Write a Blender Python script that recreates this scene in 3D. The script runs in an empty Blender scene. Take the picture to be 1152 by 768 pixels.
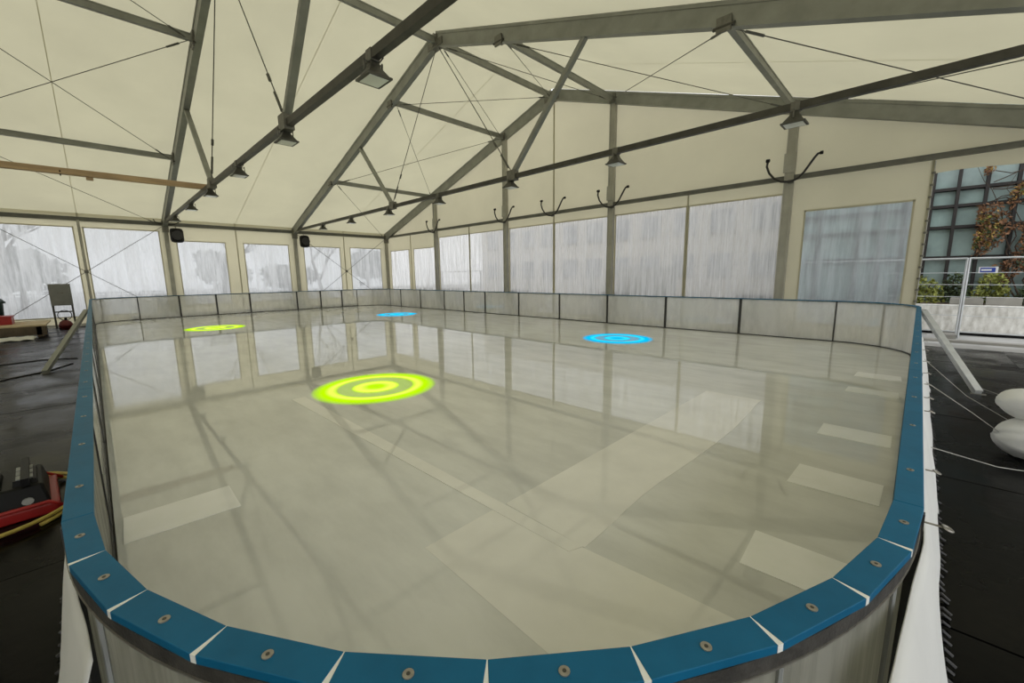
import bpy, bmesh, math, random
from mathutils import Vector, Matrix, noise
random.seed(7)
sc = bpy.context.scene
col = sc.collection

# ------------------------------------------------------------------ camera
cam_d = bpy.data.cameras.new('camera'); cam = bpy.data.objects.new('camera', cam_d); col.objects.link(cam)
YAW, PITCH, ROLL, FPX, CAMZ = -0.779452, -0.159467, -0.012861, 460.59, 1.585
fw = Vector((math.sin(YAW)*math.cos(PITCH), math.cos(YAW)*math.cos(PITCH), math.sin(PITCH)))
r0 = Vector((math.cos(YAW), -math.sin(YAW), 0)); u0 = r0.cross(fw)
rt = r0*math.cos(ROLL)+u0*math.sin(ROLL); up = -r0*math.sin(ROLL)+u0*math.cos(ROLL)
cam.matrix_world = Matrix(((rt.x, up.x, -fw.x, 0), (rt.y, up.y, -fw.y, 0), (rt.z, up.z, -fw.z, CAMZ), (0, 0, 0, 1)))
cam_d.sensor_width = 36; cam_d.lens = FPX/1152*36; cam_d.clip_start = .02; cam_d.clip_end = 400
sc.camera = cam
# ------------------------------------------------------------------ world: overcast daylight
wd = bpy.data.worlds.new('overcast_sky'); sc.world = wd; wd.use_nodes = True
bg = wd.node_tree.nodes['Background']; bg.inputs[0].default_value = (.97, .985, 1.0, 1); bg.inputs[1].default_value = 1.7
sc.view_settings.view_transform = 'Standard'; sc.view_settings.look = 'None'
sc.view_settings.exposure = 0.17; sc.view_settings.gamma = 1; sc.view_settings.use_curve_mapping = False
try:
    sc.cycles.use_denoising = True; sc.cycles.max_bounces = 10; sc.cycles.diffuse_bounces = 5
    sc.cycles.transparent_max_bounces = 16; sc.cycles.transmission_bounces = 8
    sc.cycles.caustics_reflective = False; sc.cycles.sample_clamp_indirect = 6
except Exception: pass

# ------------------------------------------------------------------ materials
def nodes(name):
    m = bpy.data.materials.new(name); m.use_nodes = True
    nt = m.node_tree; nt.nodes.clear()
    out = nt.nodes.new('ShaderNodeOutputMaterial')
    return m, nt, out
def N(nt, t, **kw):
    n = nt.nodes.new(t)
    for k, v in kw.items():
        if k.startswith('i_'):
            key = k[2:]; key = int(key) if key.isdigit() else key.replace('_', ' ')
            n.inputs[key].default_value = v
        else: setattr(n, k, v)
    return n
def tex(nt, scale=5, detail=4, vec=(1, 1, 1), rough=.55, kind='Object'):
    tc = N(nt, 'ShaderNodeTexCoord'); mp = N(nt, 'ShaderNodeMapping'); mp.inputs['Scale'].default_value = vec
    nt.links.new(tc.outputs[kind], mp.inputs[0])
    n = N(nt, 'ShaderNodeTexNoise'); n.inputs['Scale'].default_value = scale; n.inputs['Detail'].default_value = detail; n.inputs['Roughness'].default_value = rough
    nt.links.new(mp.outputs[0], n.inputs['Vector'])
    return n
def ramp(nt, src, stops):
    r = N(nt, 'ShaderNodeValToRGB'); e = r.color_ramp.elements
    while len(e) < len(stops): e.new(.5)
    for el, (p, c) in zip(e, stops):
        el.position = p; el.color = (*c, 1) if len(c) == 3 else c
    nt.links.new(src, r.inputs[0]); return r
def mat(name, c, rough=.5, metal=0, var=.12, scale=6, bump=0, vec=(1, 1, 1), c2=None, rvar=0, coat=0, spec=.5, kind='Object', bscale=None):
    m, nt, out = nodes(name)
    p = N(nt, 'ShaderNodeBsdfPrincipled'); p.inputs['Roughness'].default_value = rough; p.inputs['Metallic'].default_value = metal
    p.inputs['Specular IOR Level'].default_value = spec; p.inputs['Coat Weight'].default_value = coat
    n = tex(nt, scale, 5, vec, kind=kind)
    c2 = c2 or tuple(min(1, x*(1+var)) for x in c); c1 = tuple(x*(1-var) for x in c)
    r = ramp(nt, n.outputs['Fac'], [(.3, c1), (.7, c2)])
    nt.links.new(r.outputs[0], p.inputs['Base Color'])
    if rvar:
        rr = ramp(nt, n.outputs['Fac'], [(.35, (max(0, rough-rvar),)*3), (.65, (min(1, rough+rvar),)*3)])
        nt.links.new(rr.outputs[0], p.inputs['Roughness'])
    if bump:
        b = N(nt, 'ShaderNodeBump'); b.inputs['Strength'].default_value = bump; b.inputs['Distance'].default_value = .02
        n2 = tex(nt, bscale or scale*3, 4, vec, kind=kind); nt.links.new(n2.outputs['Fac'], b.inputs['Height']); nt.links.new(b.outputs[0], p.inputs['Normal'])
    nt.links.new(p.outputs[0], out.inputs[0]); return m
def fabric(name, cd, ct, ft, scale=.6, bump=.05):
    m, nt, out = nodes(name)
    n = tex(nt, scale, 6, (1, 1, 1))
    d = N(nt, 'ShaderNodeBsdfDiffuse'); t = N(nt, 'ShaderNodeBsdfTranslucent'); mx = N(nt, 'ShaderNodeMixShader'); mx.inputs[0].default_value = ft
    r1 = ramp(nt, n.outputs['Fac'], [(.3, tuple(x*.93 for x in cd)), (.7, cd)]); r2 = ramp(nt, n.outputs['Fac'], [(.3, tuple(x*.88 for x in ct)), (.7, ct)])
    nt.links.new(r1.outputs[0], d.inputs[0]); nt.links.new(r2.outputs[0], t.inputs[0])
    nt.links.new(d.outputs[0], mx.inputs[1]); nt.links.new(t.outputs[0], mx.inputs[2]); nt.links.new(mx.outputs[0], out.inputs[0])
    b = N(nt, 'ShaderNodeBump'); b.inputs['Strength'].default_value = bump; n2 = tex(nt, 2.5, 5); nt.links.new(n2.outputs['Fac'], b.inputs['Height'])
    nt.links.new(b.outputs[0], d.inputs['Normal']); return m
def film(name, lo, hi, vec, tint=(.88, .90, .91), haze=(.86, .88, .9), gl=.12, grough=.12, scale=3.0, fd=.25):
    """hazy clear plastic: see-through, milky and glossy in vertical streaks"""
    m, nt, out = nodes(name)
    tr = N(nt, 'ShaderNodeBsdfTransparent'); tr.inputs[0].default_value = (*tint, 1)
    tl = N(nt, 'ShaderNodeBsdfTranslucent'); tl.inputs[0].default_value = (*haze, 1)
    df = N(nt, 'ShaderNodeBsdfDiffuse'); df.inputs[0].default_value = (*haze, 1)
    g = N(nt, 'ShaderNodeBsdfGlossy'); g.inputs['Roughness'].default_value = grough; g.inputs[0].default_value = (.9, .9, .9, 1)
    n = tex(nt, scale, 6, vec, .65)
    r = ramp(nt, n.outputs['Fac'], [(.40, (lo,)*3), (.60, (hi,)*3)])
    mh = N(nt, 'ShaderNodeMixShader'); mh.inputs[0].default_value = fd; nt.links.new(tl.outputs[0], mh.inputs[1]); nt.links.new(df.outputs[0], mh.inputs[2])
    m1 = N(nt, 'ShaderNodeMixShader'); nt.links.new(r.outputs[0], m1.inputs[0]); nt.links.new(tr.outputs[0], m1.inputs[1]); nt.links.new(mh.outputs[0], m1.inputs[2])
    fr = N(nt, 'ShaderNodeFresnel'); fr.inputs[0].default_value = 1.4
    ml = N(nt, 'ShaderNodeMath', operation='MULTIPLY'); ml.inputs[1].default_value = gl/.04*.5; ml.use_clamp = True
    nt.links.new(fr.outputs[0], ml.inputs[0])
    m2 = N(nt, 'ShaderNodeMixShader'); nt.links.new(ml.outputs[0], m2.inputs[0]); nt.links.new(m1.outputs[0], m2.inputs[1]); nt.links.new(g.outputs[0], m2.inputs[2])
    nt.links.new(m2.outputs[0], out.inputs[0]); return m

M = {}
M['roof'] = fabric('cream_roof_membrane', (.80, .77, .60), (.42, .394, .275), .60)
M['wallfab'] = fabric('cream_wall_fabric', (.85, .82, .66), (.56, .517, .365), .6)
M['seam'] = fabric('welded_seam', (.66, .64, .50), (.52, .49, .36), .5)
M['film_y'] = film('clear_foil_streaked_side', .58, .90, (1, 1.6, .16), tint=(.44, .45, .46), haze=(.66, .67, .68), scale=4)
M['film_x'] = film('clear_foil_wrinkled_back', .52, .95, (3.2, 1, .14), tint=(.64, .64, .64), haze=(.70, .70, .70), scale=4)
M['film_b'] = film('clear_foil_bluish', .42, .66, (2.4, 1, .2), tint=(.74, .78, .80), haze=(.66, .71, .75))
M['board'] = film('frosted_barrier_sheet', .36, .58, (1, 1, .3), tint=(.98, .98, .98), haze=(.98, .98, .97), gl=.05, grough=.05, scale=1.2, fd=.75)
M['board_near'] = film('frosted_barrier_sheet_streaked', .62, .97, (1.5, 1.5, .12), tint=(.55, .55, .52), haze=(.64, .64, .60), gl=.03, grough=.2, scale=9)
M['steel'] = mat('galvanised_profile', (.25, .255, .225), .45, .35, .14, 3, .05)
M['steel_d'] = mat('dark_tie_steel', (.060, .057, .045), .5, .3, .25, 5, .05)
M['alu'] = mat('aluminium_post', (.36, .35, .30), .45, .25, .12, 3, .04)
M['rod'] = mat('bracing_rod_steel', (.10, .10, .085), .45, .5, .2)
M['plate'] = mat('bracket_plate', (.16, .155, .13), .5, .4, .2, 12)
M['blue'] = mat('blue_plastic_cap', (.004, .112, .225), .5, 0, .08, 9, .03, c2=(.005, .128, .255), spec=.25)
M['blue_edge'] = mat('blue_cap_edge', (.03, .20, .34), .4, 0, .1)
M['band'] = mat('dark_rubber_edge', (.045, .042, .036), .6, 0, .4, 14, .3)
M['post_dk'] = mat('dark_barrier_post', (.055, .055, .055), .45, .3, .2)
M['white_joint'] = mat('white_joint_filler', (.85, .85, .80), .5, 0, .05, 30)
M['bolt'] = mat('zinc_bolt', (.36, .34, .30), .38, .7, .2, 60)
M['bolt_d'] = mat('bolt_socket', (.08, .075, .06), .6, .4, .2)
M['foil'] = fabric('white_foil', (.86, .86, .83), (.6, .6, .57), .25, 3, .4)
M['rubber'] = mat('black_rubber_mat', (.0030, .0030, .0028), .26, 0, .35, 1.3, .10, rvar=.12, bscale=7, spec=.06)
M['base'] = mat('grey_ground_base', (.30, .295, .28), .6, 0, .2, 1.5, .2, spec=.2)
M['black'] = mat('black_plastic', (.006, .006, .006), .5, 0, .3, spec=.2)
M['hose'] = mat('black_hose', (.014, .013, .012), .4, 0, .3)
M['rail'] = mat('dark_grey_rail', (.13, .13, .11), .5, .3, .15, 4)
M['darkred'] = mat('dark_red_paint', (.13, .012, .012), .5, 0, .2)
M['wood'] = mat('raw_timber', (.47, .33, .19), .7, 0, .2, 2, .1, vec=(6, .6, 6))
M['ply'] = mat('plywood', (.50, .40, .25), .7, 0, .15, 3, .1)
M['ply_d'] = mat('dark_pallet_wood', (.10, .075, .05), .8, 0, .3, 5, .2)
M['red'] = mat('red_plastic', (.34, .012, .010), .4, 0, .15)
M['yellow'] = mat('yellow_hose', (.42, .32, .06), .5, 0, .15, 20)
M['grey'] = mat('grey_plastic', (.30, .31, .30), .5, 0, .1)
M['greybox'] = mat('grey_cabinet_paint', (.20, .205, .19), .5, .1, .08)
M['dgreen'] = mat('dark_green_plastic', (.03, .06, .055), .5, 0, .15)
M['asphalt'] = mat('wet_asphalt', (.42, .42, .41), .6, 0, .25, .8, .25, rvar=.15, bscale=30)
M['concrete'] = mat('concrete', (.30, .29, .26), .8, 0, .2, 1.5, .2)
M['rough_white'] = mat('white_render_streaked', (.72, .69, .62), .8, 0, .25, 2.6, .2, vec=(4, 1, 1.5), c2=(.95, .94, .90))
M['galv'] = mat('galvanised_tube', (.58, .60, .61), .4, .5, .1)
M['signblue'] = mat('sign_blue', (.015, .05, .35), .4, 0, .05)
M['signwhite'] = mat('sign_white', (.8, .8, .8), .4, 0, .05)
M['facade'] = mat('grey_facade', (.64, .60, .54), .8, 0, .12, .7, .1)
M['facade_d'] = mat('dark_brown_mullion', (.012, .009, .007), .6, 0, .3, 4)
M['facade_p'] = mat('pale_facade', (.62, .60, .56), .8, 0, .1, .5)
M['glass_t'] = mat('teal_pane', (.27, .36, .34), .15, 0, .25, 1.2, 0, spec=.5)
M['glass_d'] = mat('dark_pane', (.30, .31, .33), .1, 0, .25, 1.2, 0, spec=.6)
M['bark'] = mat('vine_bark', (.05, .032, .02), .9, 0, .3, 6)
M['leaf_o'] = mat('autumn_leaf_orange', (.36, .17, .035), .6, 0, .4, 3, c2=(.60, .42, .12))
M['leaf_b'] = mat('autumn_leaf_brown', (.17, .075, .03), .7, 0, .4, 3, c2=(.26, .13, .06))
M['leaf_g'] = mat('yellow_green_leaf', (.16, .20, .03), .6, 0, .4, 3, c2=(.36, .38, .08))
M['leaf_d'] = mat('dark_green_leaf', (.05, .075, .025), .7, 0, .4, 3)
M['leaf_grey'] = mat('hazy_grey_leaf', (.42, .43, .42), .8, 0, .3, 2)
M['lampglass'] = mat('lamp_glass', (.75, .78, .76), .12, 0, .06, 4)
M['lampbody'] = mat('lamp_housing', (.075, .073, .06), .5, .3, .2)
M['rope'] = mat('pale_rope', (.42, .41, .37), .7, 0, .1, 30)

# wet ice: milky grey, streaky, with a mirror-like film of water
def ice_material():
    m, nt, out = nodes('wet_ice')
    p = N(nt, 'ShaderNodeBsdfPrincipled'); p.inputs['IOR'].default_value = 1.52
    a = tex(nt, .55, 6, (1, 1, 1), .6); b = tex(nt, 2.4, 6, (.5, 1.6, 1), .6)
    ra = ramp(nt, a.outputs['Fac'], [(.32, (.655, .66, .63)), (.68, (.79, .80, .77))])
    rb = ramp(nt, b.outputs['Fac'], [(.35, (.88, .88, .88)), (.6, (1, 1, 1))])
    mx = N(nt, 'ShaderNodeMix', data_type='RGBA', blend_type='MULTIPLY'); mx.inputs[0].default_value = 1
    nt.links.new(ra.outputs[0], mx.inputs[6]); nt.links.new(rb.outputs[0], mx.inputs[7]); nt.links.new(mx.outputs[2], p.inputs['Base Color'])
    c = tex(nt, .35, 4, (1, 1, 1), .5)
    rc = ramp(nt, c.outputs['Fac'], [(.40, (.012,)*3), (.68, (.065,)*3)]); nt.links.new(rc.outputs[0], p.inputs['Roughness'])
    d = tex(nt, 1.1, 3, (1, 1, 1), .5); bp = N(nt, 'ShaderNodeBump'); bp.inputs['Strength'].default_value = .022; bp.inputs['Distance'].default_value = .02
    nt.links.new(d.outputs['Fac'], bp.inputs['Height']); nt.links.new(bp.outputs[0], p.inputs['Normal'])
    nt.links.new(p.outputs[0], out.inputs[0]); return m
M['ice'] = ice_material()
M['icepatch'] = mat('pale_fleece_in_ice', (.96, .97, .94), .10, 0, .04, 5, .04, c2=(.98, .98, .97), bscale=2, spec=.5)
M['iceband'] = mat('white_underlay_overlap', (.80, .795, .75), .02, 0, .04, 2, .02, c2=(.88, .875, .83), bscale=1.5, spec=.5)
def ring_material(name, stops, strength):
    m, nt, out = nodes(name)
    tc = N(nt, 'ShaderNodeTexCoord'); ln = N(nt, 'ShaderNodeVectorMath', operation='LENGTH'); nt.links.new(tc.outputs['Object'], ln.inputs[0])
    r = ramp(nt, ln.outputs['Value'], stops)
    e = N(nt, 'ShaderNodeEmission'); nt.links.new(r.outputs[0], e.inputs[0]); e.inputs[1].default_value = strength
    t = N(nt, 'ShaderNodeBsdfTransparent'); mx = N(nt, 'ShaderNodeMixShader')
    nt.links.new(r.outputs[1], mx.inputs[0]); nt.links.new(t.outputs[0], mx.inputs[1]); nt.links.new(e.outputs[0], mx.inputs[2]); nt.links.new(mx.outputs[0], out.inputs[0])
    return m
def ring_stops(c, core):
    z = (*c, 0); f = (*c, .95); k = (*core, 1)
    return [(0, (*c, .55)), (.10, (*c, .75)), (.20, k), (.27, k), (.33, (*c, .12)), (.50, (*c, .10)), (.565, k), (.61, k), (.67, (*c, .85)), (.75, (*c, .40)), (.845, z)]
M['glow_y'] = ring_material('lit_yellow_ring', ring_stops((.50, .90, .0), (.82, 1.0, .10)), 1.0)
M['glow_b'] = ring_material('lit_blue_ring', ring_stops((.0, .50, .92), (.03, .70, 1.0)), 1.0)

# ------------------------------------------------------------------ mesh helpers
class MB:
    def __init__(s): s.v = []; s.f = []
    def add(s, vs, fs):
        o = len(s.v); s.v += [tuple(v) for v in vs]; s.f += [tuple(i+o for i in f) for f in fs]; return s
    def box(s, a, b):
        (x0, y0, z0), (x1, y1, z1) = a, b
        return s.add([(x0, y0, z0), (x1, y0, z0), (x1, y1, z0), (x0, y1, z0), (x0, y0, z1), (x1, y0, z1), (x1, y1, z1), (x0, y1, z1)],
                     [(0, 3, 2, 1), (4, 5, 6, 7), (0, 1, 5, 4), (1, 2, 6, 5), (2, 3, 7, 6), (3, 0, 4, 7)])
    def bar(s, p, q, w, h, upv=(0, 0, 1)):
        p, q = Vector(p), Vector(q); d = (q-p).normalized(); u = Vector(upv)
        if abs(d.dot(u)) > .98: u = Vector((0, 1, 0))
        sd = d.cross(u).normalized(); u = sd.cross(d).normalized()
        vs = [c+sd*(sx*w/2)+u*(sz*h/2) for c in (p, q) for sx, sz in ((-1, -1), (1, -1), (1, 1), (-1, 1))]
        return s.add(vs, [(0, 1, 2, 3), (7, 6, 5, 4), (0, 4, 5, 1), (1, 5, 6, 2), (2, 6, 7, 3), (3, 7, 4, 0)])
    def channel(s, p, q, w, h, upv=(0, 0, 1), lip=.18):
        """box beam with grooved flanks: wide flanges above and below a slightly narrower web"""
        s.bar(Vector(p).lerp(Vector(q), .0008), Vector(q).lerp(Vector(p), .0008), w*.84, h*.9, upv)
        p, q = Vector(p), Vector(q); d = (q-p).normalized(); u = Vector(upv)
        if abs(d.dot(u)) > .98: u = Vector((0, 1, 0))
        sd = d.cross(u).normalized(); u = sd.cross(d).normalized()
        for k in (-1, 1):
            s.bar(p+u*k*h*(.5-lip/2), q+u*k*h*(.5-lip/2), w, h*lip, upv)
        return s
    def tube(s, pts, r, n=8, closed=False):
        pts = [Vector(p) for p in pts]; m = len(pts); o = len(s.v); prev = None
        for i, p in enumerate(pts):
            a = pts[i-1] if (i > 0 or closed) else p; b = pts[(i+1) % m] if (i < m-1 or closed) else p
            d = (b-a).normalized()
            if prev is None:
                u = Vector((0, 0, 1)) if abs(d.z) < .9 else Vector((1, 0, 0)); sd = d.cross(u).normalized()
            else:
                sd = (prev-d*prev.dot(d)).normalized()
            prev = sd; u = sd.cross(d)
            rr = r[i] if isinstance(r, (list, tuple)) else r
            for k in range(n):
                t = 2*math.pi*k/n; s.v.append(tuple(p+sd*math.cos(t)*rr+u*math.sin(t)*rr))
        for i in range(m if closed else m-1):
            for k in range(n):
                a = o+i*n; b = o+((i+1) % m)*n
                s.f.append((a+k, a+(k+1) % n, b+(k+1) % n, b+k))
        if not closed:
            s.f.append(tuple(o+k for k in range(n))[::-1]); s.f.append(tuple(o+(m-1)*n+k for k in range(n)))
        return s
    def cyl(s, p, q, r, n=12): return s.tube([p, q], r, n)
    def prism(s, poly, z0, z1):
        n = len(poly)
        return s.add([(x, y, z0) for x, y in poly]+[(x, y, z1) for x, y in poly],
                     [tuple(range(n))[::-1], tuple(range(n, 2*n))]+[(i, (i+1) % n, n+(i+1) % n, n+i) for i in range(n)])
    def loft(s, loops, cap=True):
        n = len(loops[0]); o = len(s.v)
        for l in loops: s.v += [tuple(p) for p in l]
        for i in range(len(loops)-1):
            for k in range(n): s.f.append((o+i*n+k, o+i*n+(k+1) % n, o+(i+1)*n+(k+1) % n, o+(i+1)*n+k))
        if cap: s.f.append(tuple(o+k for k in range(n))[::-1]); s.f.append(tuple(o+(len(loops)-1)*n+k for k in range(n)))
        return s
    def grid(s, fn, nu, nv):
        o = len(s.v)
        for j in range(nv+1):
            for i in range(nu+1): s.v.append(tuple(fn(i/nu, j/nv)))
        for j in range(nv):
            for i in range(nu):
                a = o+j*(nu+1)+i; s.f.append((a, a+1, a+nu+2, a+nu+1))
        return s
    def mesh(s, name, m, smooth=False):
        me = bpy.data.meshes.new(name); me.from_pydata(s.v, [], s.f); me.materials.append(M[m] if isinstance(m, str) else m)
        if smooth:
            for p in me.polygons: p.use_smooth = True
        me.update(); return me
    def build(s, name, m, parent=None, smooth=False, bevel=0, solid=0):
        o = bpy.data.objects.new(name, s.mesh(name, m, smooth)); col.objects.link(o); o.parent = parent
        if solid:
            q = o.modifiers.new('thick', 'SOLIDIFY'); q.thickness = solid; q.offset = 0
        if bevel:
            q = o.modifiers.new('bevel', 'BEVEL'); q.width = bevel; q.segments = 2; q.limit_method = 'ANGLE'
        return o
def empty(name, loc=(0, 0, 0), rz=0):
    o = bpy.data.objects.new(name, None); col.objects.link(o); o.location = loc; o.rotation_euler.z = rz; o.empty_display_size = .1; return o
def tag(o, label=None, cat=None, group=None, kind=None):
    if label: o['label'] = label
    if cat: o['category'] = cat
    if group: o['group'] = group
    if kind: o['kind'] = kind
    return o
def inst(name, me, parent, loc=(0, 0, 0), rot=(0, 0, 0)):
    o = bpy.data.objects.new(name, me); col.objects.link(o); o.parent = parent; o.location = loc; o.rotation_euler = rot; return o
ORD = ['first', 'second', 'third', 'fourth', 'fifth', 'sixth', 'seventh', 'eighth', 'ninth', 'tenth', 'eleventh', 'twelfth', 'thirteenth']
def nz(x, y=0., z=0.): return noise.noise(Vector((x, y, z)))

# ------------------------------------------------------------------ dimensions
XL, XR, XC = -22.6, 2.5, -10.05          # tent side walls and ridge
FY = [12.41, 7.41, 2.41, -2.59, -7.59]    # portal frames
RIDGE, SL = 8.15, .325                    # roof
EAVE = 3.88; TIE = 3.93
def roof_z(x): return RIDGE-SL*abs(x-XC)
ICE = .045; BT = .951                     # ice level, barrier top
RX1, RY0, RX0, RY1 = .0725, -.136, -22.0, 11.46   # outer faces of the barrier
RN, RF = 1.64, 1.30                       # near corner radius, far corner radius
CW = .062

# ------------------------------------------------------------------ ground, mats, ice
g = MB().box((-70, -40, -.40), (40, 60, -.055)).build('ground', 'asphalt'); tag(g, 'wet grey asphalt yard around the tent', None, None, 'structure')
fl = MB().box((XL-.25, FY[-1]-.2, -.055), (XR+.15, FY[0]+.55, -.012)).build('floor', 'base'); tag(fl, 'grey ground inside the tent under black rubber mats', None, None, 'structure')
mats = {}
def rubber_mats(x0, x1, y0, y1, nx, ny):
    w, h = (x1-x0)/nx, (y1-y0)/ny; key = (round(w, 3), round(h, 3))
    if key not in mats: mats[key] = MB().prism([(.004, .004), (w-.006, .004), (w-.006, h-.006), (.004, h-.006)], 0, .0115).mesh('rubber_mat', 'rubber')
    for i in range(nx):
        for j in range(ny):
            o = inst('rubber_mat', mats[key], fl, (x0+i*w, y0+j*h, -.012+random.uniform(0, .0035)), (random.uniform(-.0008, .0008), random.uniform(-.0008, .0008), random.uniform(-.004, .004)))
rubber_mats(XL+.1, -.4, -3.4, -.21, 15, 2)
rubber_mats(.14, XR-.05, -1.4, 12.3, 2, 7)
rubber_mats(-.4, .14, -3.4, -.21, 1, 2)

def arc(cx, cy, R, a0, a1, n): return [(cx+R*math.cos(math.radians(a0+(a1-a0)*i/n)), cy+R*math.sin(math.radians(a0+(a1-a0)*i/n))) for i in range(n+1)]
def rink_outline(d):
    """outline of the rink, d metres inside the outer face"""
    return (arc(RX1-RN, RY0+RN, RN-d, -90, 0, 20)+arc(RX1-RF, RY1-RF, RF-d, 0, 90, 12)+arc(RX0+RF, RY1-RF, RF-d, 90, 180, 12)+arc(RX0+RF, RY0+RF, RF-d, 180, 270, 12))
ice = MB().prism(rink_outline(.05), -.01, ICE).build('floor_ice', 'ice'); tag(ice, 'grey wet mirror-like ice surface of the rink', None, None, 'structure')

def sheet(name, poly, z, m, label, cat, group):
    o = MB().prism(poly, ICE-.002, ICE+z).build(name, m); tag(o, label, cat, group); return o
def rect(x0, x1, y0, y1, j=.012):
    r = lambda: random.uniform(-j, j)
    return [(x0+r(), y0+r()), (x1+r(), y0+r()), (x1+r(), y1+r()), (x0+r(), y1+r())]
GP = 'pale fleece rectangles along the rink edge'
rows = [(2.26, 2.64), (3.46, 3.85), (4.73, 5.10), (6.72, 7.02), (7.80, 8.15)]
nearfar = ['nearest the rounded near corner', 'second from the near corner', 'third from the near corner', 'fourth from the near corner', 'furthest from the near corner']
for k, (a, b) in enumerate(rows):
    sheet('fleece_sheet', rect(-.545, -.04, a, b), .0035, 'icepatch', 'pale fleece rectangle on the ice by the right barrier, '+nearfar[k], 'sheet', GP)
sheet('fleece_sheet', rect(-3.56, -3.18, -.045, .53), .0035, 'icepatch', 'single pale fleece rectangle on the ice beside the left barrier', 'sheet', GP)
wav = [(-1.20+.03*math.sin(y*1.9)+.02*nz(y*1.7), y) for y in [1.79+.25*i for i in range(16)]]
sheet('underlay_sheet', [(-1.86, 1.80)]+wav+[(-1.86, 5.54)], .0022, 'iceband', 'broad pale underlay strip running from the near corner toward the back wall', 'sheet', 'white underlay strips in the ice')
sheet('underlay_sheet', [(-1.87, 1.16), (-.82, 1.13), (-.32, 1.45), (-.22, 1.86), (-.7, 1.83), (-1.2, 1.785), (-1.87, 1.75)], .0012, 'iceband', 'pale underlay strip across the ice nearest the rounded corner', 'sheet', 'white underlay strips in the ice')
sheet('underlay_sheet', [(-5.6, 1.62), (-1.25, 1.70), (-1.22, 1.79), (-5.6, 1.78)], .0032, 'iceband', 'narrow pale tape strip lying toward the large yellow ring', 'sheet', 'white underlay strips in the ice')

# glowing target rings
def target(x, y, m, label, R=.86):
    o = MB().prism([(R*math.cos(t*math.pi/32), R*math.sin(t*math.pi/32)) for t in range(64)], -.0005, 0).build('target_ring', m)
    o.location = (x, y, ICE+.006); tag(o, label, 'target ring', 'lit target rings on the ice')
target(-5.37, 2.66, 'glow_y', 'large glowing yellow double ring on the ice nearest the viewer')
target(-16.0, 2.62, 'glow_y', 'far thin-looking glowing yellow ring near the left barrier')
target(-5.10, 8.80, 'glow_b', 'glowing blue ring on the ice by the back wall, right one')
target(-15.45, 8.80, 'glow_b', 'glowing blue ring far away near the back left corner')

# ------------------------------------------------------------------ ceiling: membrane, purlins, bracing
ceil = empty('ceiling', (XC, 2.4, RIDGE)); tag(ceil, 'cream translucent tent roof on grey purlins', None, None, 'structure')
def cchild(o):
    o.parent = ceil; o.matrix_parent_inverse = Matrix.Translation((-XC, -2.4, -RIDGE)); return o
PX = [XC-7.5, XC-2.5, XC+2.5, XC+7.5]
for b in range(4):
    y1, y0 = FY[b], FY[b+1]
    for s_ in (-1, 1):
        xe = XL-.22 if s_ < 0 else XR+.22
        def fn(u, v, s_=s_, y0=y0, y1=y1, xe=xe):
            x = XC+(xe-XC)*u; sag = -.05*math.sin(math.pi*v)*math.sin(math.pi*min(1, u*1.02))
            return (x, y0+(y1-y0)*v, roof_z(x)+.02+sag+.012*nz(x*.5, y0+v*5*.5))
        cchild(MB().grid(fn, 24, 14).build('roof_panel', 'roof', None, True))
        # welded seam in the middle of the bay
        ym = (y0+y1)/2
        cchild(MB().grid(lambda u, v: (XC+(xe-XC)*u, ym+(v-.5)*.016, roof_z(XC+(xe-XC)*u)-.034), 12, 1).build('roof_seam', 'seam', None))
    for x in (PX+[XC] if b in (0, 2, 3) else [XC]):
        h = .15 if x != XC else .17
        cchild(MB().channel((x, y0+.08, roof_z(x)-.24), (x, y1-.08, roof_z(x)-.24), .10, h).build('purlin', 'steel', None))
        for yy, d in ((y0, 1), (y1, -1)):
            cchild(MB().box((x-.10, yy+d*.075-.03, roof_z(x)-.36), (x+.10, yy+d*.075+.03, roof_z(x)-.10)).build('purlin_bracket', 'plate', None))
    for x in (XL, XR):
        cchild(MB().channel((x, y0, EAVE), (x, y1, EAVE), .12, .14).build('eave_purlin', 'rail', None))
    if b in (0, 2):   # braced bays: crossed rods in each roof field, with turnbuckles
        xs = [XL+.15]+PX[:2]+[XC]+PX[2:]+[XR-.15]
        xs = [XL+.15, PX[0], PX[1], XC, PX[2], PX[3], XR-.15]
        for a, c_ in zip(xs[:-1], xs[1:]):
            for ya, yb in (((y0+.15, y1-.15), (y1-.15, y0+.15)) if a > XL+1 else ((y1-.15, y0+.15),)):
                p = Vector((a, ya, roof_z(a)-.30)); q = Vector((c_, yb, roof_z(c_)-.30)); d = (q-p)
                rod = MB().cyl(p, q, .0085, 6)
                for t in (.06, .94): rod.cyl(p+d*(t-.022), p+d*(t+.022), .021, 6)
                cchild(rod.build('bracing_rod', 'rod', None))

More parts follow.
